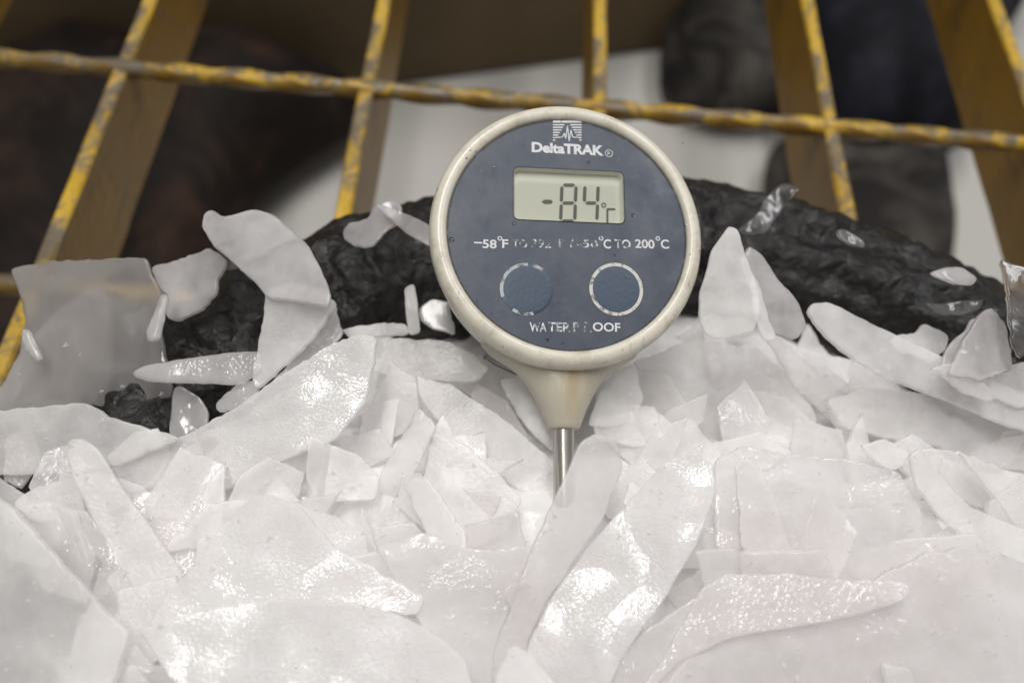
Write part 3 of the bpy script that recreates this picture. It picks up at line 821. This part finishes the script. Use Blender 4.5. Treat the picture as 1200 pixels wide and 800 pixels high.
# --- centre
shard('ice_flake', 'small four sided ice flake in the middle of the ice left of the stem', 'matte',
      [(387, 521), (421, 533), (446, 561), (440, 586), (380, 587)], lift=6.5, th_mm=1.8, jag=.15)
shard('ice_flake', 'upright pointed ice flake left of the stem with apex toward the dial', 'matte',
      [(459, 426), (486, 441), (492, 478), (474, 508), (440, 520), (420, 508), (438, 470)], lift=8, tx=-.15, ty=-.15, th_mm=2)
shard('ice_plate', 'long smooth ice slab running down right towards the stem', 'matte',
      [(486, 440), (530, 452), (600, 498), (652, 545), (655, 585), (640, 600), (590, 560), (530, 512), (495, 472)], lift=3.5, tx=.05, th_mm=2.4)
shard('ice_plate', 'broad ice slab under the long slab left of the stem', 'matte',
      [(508, 505), (545, 520), (590, 560), (612, 585), (596, 622), (560, 640), (520, 640), (486, 590), (494, 570)], lift=2, tx=-.08, th_mm=2.2)
shard('ice_flake', 'slanting ice flake between the pointed flake and broad slab', 'matte',
      [(474, 508), (492, 478), (512, 500), (490, 545), (470, 580), (446, 585), (444, 560)], lift=6.5, tx=-.25, th_mm=2)
shard('ice_plate', 'pale ice slab just below the dial left of the neck', 'matte',
      [(505, 440), (530, 425), (562, 415), (590, 430), (640, 470), (655, 520), (640, 530), (600, 500), (545, 460)], lift=0.5, tx=.1, th_mm=2.4)
shard('ice_flake', 'flat ice flake below lower left of the dial', 'matte',
      [(420, 395), (478, 396), (532, 402), (575, 432), (560, 448), (500, 446), (440, 438)], D=.1475, th_mm=2)
shard('ice_chip', 'thin ice strip lying along the bottom of the black rim', 'matte',
      [(398, 386), (440, 380), (476, 378), (482, 391), (440, 396), (408, 397)], D=.149, th_mm=1.8)
shard('ice_chip', 'small upright ice splinter against the black rim left of the dial', 'matte',
      [(474, 338), (486, 333), (490, 360), (493, 390), (479, 393), (475, 365)], D=.147, th_mm=1.8, jag=.1)
shard('ice_chip', 'wet ice chip tucked under the left side of the case', 'wet',
      [(491, 362), (508, 350), (526, 352), (534, 392), (512, 388), (492, 376)], D=.152, th_mm=1.8)
shard('ice_flake', 'pointed ice flake right behind the neck', 'matte',
      [(688, 500), (700, 462), (722, 432), (745, 428), (752, 470), (742, 495), (712, 500)], D=.143, tx=.15, th_mm=2)
shard('ice_flake', 'small rounded ice flake right of the stem', 'matte',
      [(694, 500), (700, 488), (735, 481), (772, 483), (795, 505), (780, 522), (740, 524), (700, 514)], lift=7.5, th_mm=2, jag=.1)
shard('ice_flake', 'ice flake behind the left of the neck', 'matte',
      [(585, 445), (615, 438), (640, 455), (655, 500), (648, 530), (615, 500)], D=.1425, th_mm=2, tx=-.1)
# --- bottom centre
shard('ice_shard', 'rosy wet ice blade crossing in front of the stem', 'rosy',
      [(572, 830), (580, 760), (600, 705), (622, 645), (650, 584), (667, 546), (680, 518), (698, 506), (724, 516), (730, 550), (708, 604), (670, 662), (640, 704), (618, 750), (612, 830)], lift=11.5, tx=.10, ty=-.05, th_mm=2.6, jag=.15)
shard('ice_plate', 'large sparkling pebbled ice plate at bottom centre', 'pebble',
      [(606, 800), (620, 752), (645, 702), (690, 640), (735, 590), (780, 540), (812, 530), (836, 545), (838, 580), (815, 640), (780, 700), (735, 760), (700, 830), (606, 840)], lift=11, tx=-.14, ty=.11, th_mm=3.0, jag=.12)
shard('ice_chip', 'brightly frosted ice chip at the bottom edge below the stem', 'pebble',
      [(582, 790), (600, 755), (620, 762), (650, 800), (660, 830), (580, 830)], lift=15, tx=-.07, ty=.24, th_mm=2.4)
shard('ice_plate', 'smooth ice plate left of the rosy blade at bottom centre', 'wet',
      [(440, 640), (500, 625), (560, 645), (605, 640), (628, 640), (600, 705), (580, 765), (572, 830), (545, 830), (500, 745), (470, 690)], lift=6.5, th_mm=2.4)
# --- right field
shard('ice_plate', 'wide pale ice plate right of the neck below the dial', 'matte',
      [(741, 424), (770, 414), (802, 400), (850, 402), (888, 410), (930, 446), (958, 492), (925, 530), (880, 540), (838, 522), (795, 498), (765, 455)], lift=7.5, tx=.05, th_mm=2.4)
shard('ice_shard', 'tall pointed ice blade standing just right of the dial', 'matte',
      [(818, 372), (820, 342), (834, 292), (854, 263), (865, 267), (874, 300), (886, 330), (892, 362), (884, 388), (850, 398), (828, 394)], D=.138, tx=-.05, th_mm=2.2, jag=.12, curl=-.3, cdir=80)
shard('ice_flake', 'second pointed ice flake leaning behind the tall blade', 'clear',
      [(868, 306), (878, 288), (892, 300), (912, 330), (934, 356), (943, 386), (930, 400), (898, 388), (884, 350)], D=.144, tx=.25, th_mm=2, jag=.12)
shard('ice_shard', 'long straight ice blade pointing left across the right side', 'matte',
      [(944, 366), (950, 356), (972, 356), (1010, 374), (1070, 404), (1140, 436), (1240, 480), (1240, 515), (1180, 500), (1110, 470), (1030, 440), (985, 410), (955, 382)], D=.1455, tx=.08, th_mm=2.4, jag=.12)
shard('ice_shard', 'narrow wet ice strip slanting down from the tall blade', 'wet',
      [(884, 376), (898, 380), (940, 420), (1000, 478), (1060, 535), (1050, 552), (1005, 520), (930, 452)], lift=10, th_mm=2, tx=.1)
shard('ice_flake', 'small ice flake between tall blade and long straight blade', 'matte',
      [(932, 410), (945, 378), (958, 400), (975, 420), (990, 440), (975, 452), (945, 440)], lift=5, tx=-.2, th_mm=1.8)
shard('ice_flake', 'grey shaded ice flake under the long straight blade', 'wet',
      [(976, 450), (1003, 418), (1048, 444), (1060, 462), (1010, 472), (1000, 470)], lift=4, th_mm=1.8)
shard('ice_flake', 'ice flake tucked between long blade and black rim', 'matte',
      [(1040, 398), (1075, 388), (1082, 376), (1095, 385), (1112, 392), (1108, 410), (1090, 425), (1060, 412)], D=.150, th_mm=1.8, jag=.4)
shard('ice_flake', 'grey translucent triangular ice flake standing at right against the rim', 'clear',
      [(1108, 440), (1128, 400), (1148, 366), (1160, 360), (1176, 376), (1184, 406), (1184, 436), (1150, 446)], D=.142, tx=.1, th_mm=2.2)
shard('ice_flake', 'narrow grey ice sliver left of the translucent triangular flake', 'clear',
      [(1098, 436), (1106, 414), (1140, 372), (1146, 376), (1128, 410), (1116, 444)], D=.145, tx=-.2, th_mm=1.8)
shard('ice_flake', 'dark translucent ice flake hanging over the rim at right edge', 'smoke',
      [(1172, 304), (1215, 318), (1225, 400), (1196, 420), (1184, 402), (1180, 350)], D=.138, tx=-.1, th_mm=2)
shard('ice_plate', 'long pale ice slab on the right below the long blade', 'matte',
      [(968, 470), (1010, 455), (1090, 462), (1160, 486), (1240, 512), (1240, 556), (1150, 546), (1090, 522), (1030, 512), (985, 500)], lift=9, th_mm=2.4)
shard('ice_shard', 'curved ice strip at right running down to the edge', 'matte',
      [(1064, 532), (1080, 524), (1092, 545), (1130, 590), (1240, 640), (1240, 680), (1150, 640), (1105, 612), (1074, 572)], lift=12, th_mm=2.2, jag=.1)
shard('ice_flake', 'wedge shaped ice flake at right above the curved strip', 'wet',
      [(1078, 524), (1126, 530), (1168, 575), (1166, 602), (1120, 585), (1090, 556)], lift=9, th_mm=2)
shard('ice_plate', 'pale ice slab at far right above the curved strip', 'matte',
      [(1122, 530), (1170, 548), (1240, 568), (1240, 640), (1190, 618), (1166, 586)], lift=11, tx=.1, th_mm=2)
shard('ice_plate', 'broad smooth grey ice slab right of the sparkling plate', 'wet',
      [(836, 540), (870, 522), (925, 532), (998, 540), (1052, 552), (1078, 600), (1092, 660), (1060, 700), (960, 690), (930, 672), (862, 662), (838, 640)], lift=8, th_mm=2.6, jag=.15)
shard('ice_shard', 'clear wet pointed ice blade with bright edge at lower right', 'wet',
      [(735, 830), (770, 780), (800, 730), (820, 690), (850, 672), (930, 672), (960, 678), (1056, 680), (1068, 688), (1062, 702), (1010, 718), (955, 731), (860, 746), (800, 772), (740, 830)], lift=11, tx=-.10, ty=.10, th_mm=2.2, jag=.12)
shard('ice_plate', 'smooth rosy ice plate filling the bottom right corner', 'rosy',
      [(660, 830), (760, 735), (830, 690), (930, 684), (1000, 690), (1080, 650), (1130, 640), (1240, 670), (1240, 840), (780, 840)], lift=9, th_mm=2.6)
shard('ice_flake', 'thin clear ice flake lying over the broad grey slab', 'wet',
      [(862, 545), (880, 530), (905, 575), (925, 640), (932, 676), (900, 670), (868, 640)], lift=10, tx=.08, th_mm=1.2)
shard('ice_flake', 'small white ice flake left of the curved strip at right', 'matte',
      [(1006, 520), (1040, 515), (1066, 530), (1060, 545), (1044, 552), (1030, 545)], lift=11, th_mm=1.8)
shard('ice_flake', 'pale ice flake at the right edge below the translucent triangular flake', 'matte',
      [(1146, 442), (1172, 432), (1200, 424), (1240, 436), (1240, 480), (1190, 478), (1160, 464)], D=.1455, tx=.1, th_mm=2)
shard('ice_flake', 'greyish ice flake lying on the long straight blade near the right edge', 'wet',
      [(1088, 432), (1112, 424), (1150, 446), (1166, 470), (1130, 462)], D=.1405, ty=-.1, th_mm=1.8)
shard('ice_sliver', 'narrow ice sliver leaning between the tall blade and its pointed neighbour', 'matte',
      [(878, 330), (886, 326), (896, 362), (910, 396), (898, 402), (884, 372)], D=.1375, tx=.2, th_mm=1.6)
# --- flakes lying on the black rim
shard('ice_flake', 'bent translucent ice flake on the black rim left of the dial', 'clear',
      [(399, 270), (408, 260), (430, 256), (440, 240), (458, 232), (467, 236), (470, 256), (452, 272), (436, 291), (412, 287), (402, 278)], D=.150, tx=-.2, ty=.1, th_mm=1.6, curl=-1.5, cdir=20)
shard('ice_flake', 'pointed clear ice flake between the rim flake and the dial', 'clear',
      [(440, 238), (462, 246), (500, 261), (512, 275), (506, 290), (480, 276), (456, 256)], D=.148, th_mm=1.5, ty=-.1, jag=.1)
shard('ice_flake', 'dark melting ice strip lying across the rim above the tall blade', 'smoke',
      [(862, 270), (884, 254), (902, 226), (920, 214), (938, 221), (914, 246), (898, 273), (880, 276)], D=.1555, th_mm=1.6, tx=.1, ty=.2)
shard('ice_chip', 'small melting ice chip on the middle of the right rim', 'smoke',
      [(979, 268), (990, 268), (1012, 281), (1014, 291), (996, 288), (982, 278)], D=.1495, th_mm=1.6, edge=.8, edge_h=.1, jag=.1, ty=.2)
shard('ice_chip', 'small pale melting ice chip on the upper right rim', 'clear',
      [(1088, 320), (1108, 314), (1128, 313), (1146, 326), (1138, 336), (1112, 333)], D=.1465, th_mm=1.6, edge=.8, edge_h=.1, jag=.1, ty=.2)
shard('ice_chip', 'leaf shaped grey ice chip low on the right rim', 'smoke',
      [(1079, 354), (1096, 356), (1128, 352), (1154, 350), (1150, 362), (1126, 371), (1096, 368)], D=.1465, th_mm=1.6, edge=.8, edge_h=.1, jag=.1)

# --- packed small flakes between and below the big ones
protos = []
for k in range(24):
    rg = random.Random(100 + k); nn = rg.choice((4, 5, 5, 6)); a0 = rg.uniform(0, 6.28); el = rg.uniform(.18, .40) if k % 2 else rg.uniform(.5, 1.0)
    ol = []
    for j in range(nn):
        a = a0 + j / nn * 2 * math.pi + rg.uniform(-.25, .25); q = rg.uniform(.0075, .0125) if k % 2 else rg.uniform(.005, .0095)
        ol.append(Vector((q * math.cos(a), q * math.sin(a) * el)))
    def hf(x, y, s, k=k):
        q = Vector((x * 110, y * 110, k * 8.3)); return .0004 * (noise.noise(q) + .5 * noise.noise(q * 2.6)) + s * .0002 * noise.noise(q * 1.7)
    V, Fc = solid(ol, rg.uniform(.0006, .0012), .0008, .00022, .6, hf, .0002, 0, 50 + k)
    m = mesh(V, Fc); m.materials.append(M[('matte', 'matte', 'wet', 'matte', 'pebble', 'wet')[k % 6]])
    m.polygons.foreach_set('use_smooth', [True] * len(m.polygons)); protos.append(m)
rg = random.Random(5)
nf = 0; frags = []
for gy in range(13):
    for gx in range(19):
        px = 10 + gx * 65 + (gy % 2) * 32 + rg.uniform(-26, 26); py = 392 + 24 * gy + 1.0 * gy * gy + rg.uniform(-12, 12)
        if px < 330 and py < 520: continue
        if py < 430 and 480 < px < 830: continue
        if 600 < px < 720 and 470 < py < 630: continue
        Dd = ice_depth(px, py) - rg.uniform(-1.0, 6.0 if py < 520 else 3.5) * mm
        p = P(px, py, Dd)
        n = (UPMIX + CR * rg.uniform(-.45, .45) + CU * rg.uniform(-.45, .35)).normalized()
        o = bpy.data.objects.new('ice_fragment', protos[nf % len(protos)]); COL.objects.link(o)
        o.scale = (rg.uniform(.7, 1.15),) * 3
        o.rotation_euler = (n.to_track_quat('Z', 'Y') @ Matrix.Rotation(rg.uniform(0, 6.28), 3, 'Z').to_quaternion()).to_euler()
        o.location = p
        frags.append((o, px, py, nf % len(protos)))
        nf += 1
# packed crushed ice that fills the tub below
V, Fc = [], []
NX, NY = 150, 130
for j in range(NY):
    for i in range(NX):
        x = -.105 + .235 * i / (NX - 1); y = -.06 + .158 * j / (NY - 1)
        v = Vector((x, y)) - C0; a = math.atan2(v.y, v.x); lim = rim_r(a) - TR * 1.9
        if v.length > lim: v *= lim / v.length; x, y = C0.x + v.x, C0.y + v.y
        dd = noise.voronoi(Vector((x * 95, y * 95, 2.0)))
        cell = noise.noise(dd[1][0] * 7.7)
        tl = (Vector((x * 95, y * 95, 2.0)) - dd[1][0])
        z = z_ice(x, y) - .0028 + .0022 * cell + .0012 * (tl.x * math.sin(cell * 20) + tl.y * math.cos(cell * 20)) + .0004 * noise.noise(Vector((x, y, 0)) * 300)
        V.append((x, y, z))
for j in range(NY - 1):
    for i in range(NX - 1): Fc.append((j * NX + i, j * NX + i + 1, (j + 1) * NX + i + 1, (j + 1) * NX + i))
o = link('crushed_ice', mesh(V, Fc), M['packed'])
tag(o, 'packed crushed white ice filling the black tub under the flakes', 'ice', None, 'stuff')

# dark fibre lying on the ice under the dial
cu = bpy.data.curves.new('fibre', 'CURVE'); cu.dimensions = '3D'; cu.bevel_depth = .00009; cu.bevel_resolution = 2
sp = cu.splines.new('POLY'); pts = [(567, 421), (571, 416), (566, 418), (580, 427), (595, 434), (608, 440)]
sp.points.add(len(pts) - 1)
for k, (x, y) in enumerate(pts):
    q = P(x, y, .1372 + k * .0001); sp.points[k].co = (*q, 1)
ob = bpy.data.objects.new('t', cu); m = bpy.data.meshes.new_from_object(ob); bpy.data.objects.remove(ob)
m.materials.clear()
tag(link('fibre', m, M['fibre']), 'thin dark stray fibre lying on the ice under the dial', 'fibre')

# keep only the fragments that show, and say beside which flake each one lies
bpy.context.view_layer.update()
dg = bpy.context.evaluated_depsgraph_get()
stop = ('standing', 'behind', 'stuck', 'between', 'leaning', 'below', 'right', 'reaching', 'under', 'in', 'lying', 'sweeping', 'slanting', 'filling', 'deep', 'at', 'left', 'with', 'running', 'just', 'along', 'against', 'tucked', 'crossing', 'pointing', 'hanging', 'on', 'of', 'across', 'over')
def short(lab):
    ws = lab.split(); k = 2
    while k < len(ws) and ws[k] not in stop: k += 1
    k2 = k + 1
    while k2 < len(ws) and k2 < k + 4: k2 += 1
    return ' '.join(ws[:k2])
used = {}
for (o, px, py, k) in frags:
    vs = o.data.vertices; seen = 0; tot = 0
    for i in range(0, len(vs), max(1, len(vs) // 60)):
        q = o.matrix_world @ vs[i].co; dv = q - CAM; tot += 1
        c = dv.dot(CD); sx, sy = 600 + F * dv.dot(CR) / c, 400 - F * dv.dot(CU) / c
        if not (0 <= sx <= 1200 and 0 <= sy <= 800): continue
        h = SC.ray_cast(dg, CAM, dv.normalized())
        if h[0] and h[4] and h[4].name == o.name: seen += 1
    if seen < .06 * tot:
        bpy.data.objects.remove(o); continue
    b = min(BIG, key=lambda e: (e[0] - px) ** 2 + (e[1] - py) ** 2)
    dx, dy = px - b[0], py - b[1]
    w_ = ('right of' if dx > 0 else 'left of') if abs(dx) > abs(dy) else ('below' if dy > 0 else 'above')
    kinds = ('thin pointed ice sliver', 'long ice sliver', 'bright ice splinter', 'narrow ice splinter', 'pale ice needle') if k % 2 else ('small ice chip', 'angular ice chip', 'broken ice crumb', 'flat ice chip', 'loose ice crumb')
    for kd in kinds:
        lab = '%s %s the %s' % (kd, w_, short(b[2]))
        if lab not in used: break
    used[lab] = 1
    lab = ' '.join(lab.split()[:16])
    tag(o, lab, 'ice', 'small ice fragments packed between the flakes')

# fine ice crumbs lying on the flakes
rg = random.Random(21); V, Fc = [], []
made = 0
while made < 420:
    px, py = rg.uniform(0, 1200), rg.uniform(400, 800); made += 1
    h = SC.ray_cast(dg, CAM, ray(px, py).normalized())
    if not (h[0] and h[4] and h[4].name.startswith('ice_')): continue
    R = rg.choice((.00016, .00022, .0003, .0004, .0006)); b0 = len(V)
    for dx, dy, dz in ((1, 0, 0), (-.6, .9, 0), (-.5, -.8, .1), (.1, .1, 1)):
        V.append(h[1] + Vector((dx * rg.uniform(.5, 1.4), dy * rg.uniform(.5, 1.4), dz * rg.uniform(.5, 1.2))) * R)
    Fc += [(b0, b0 + 1, b0 + 3), (b0 + 1, b0 + 2, b0 + 3), (b0 + 2, b0, b0 + 3), (b0, b0 + 2, b0 + 1)]
tag(link('ice_crumbs', mesh(V, Fc), M['wet'], None, False), 'fine glinting ice crumbs scattered over the flakes', 'ice', None, 'stuff')
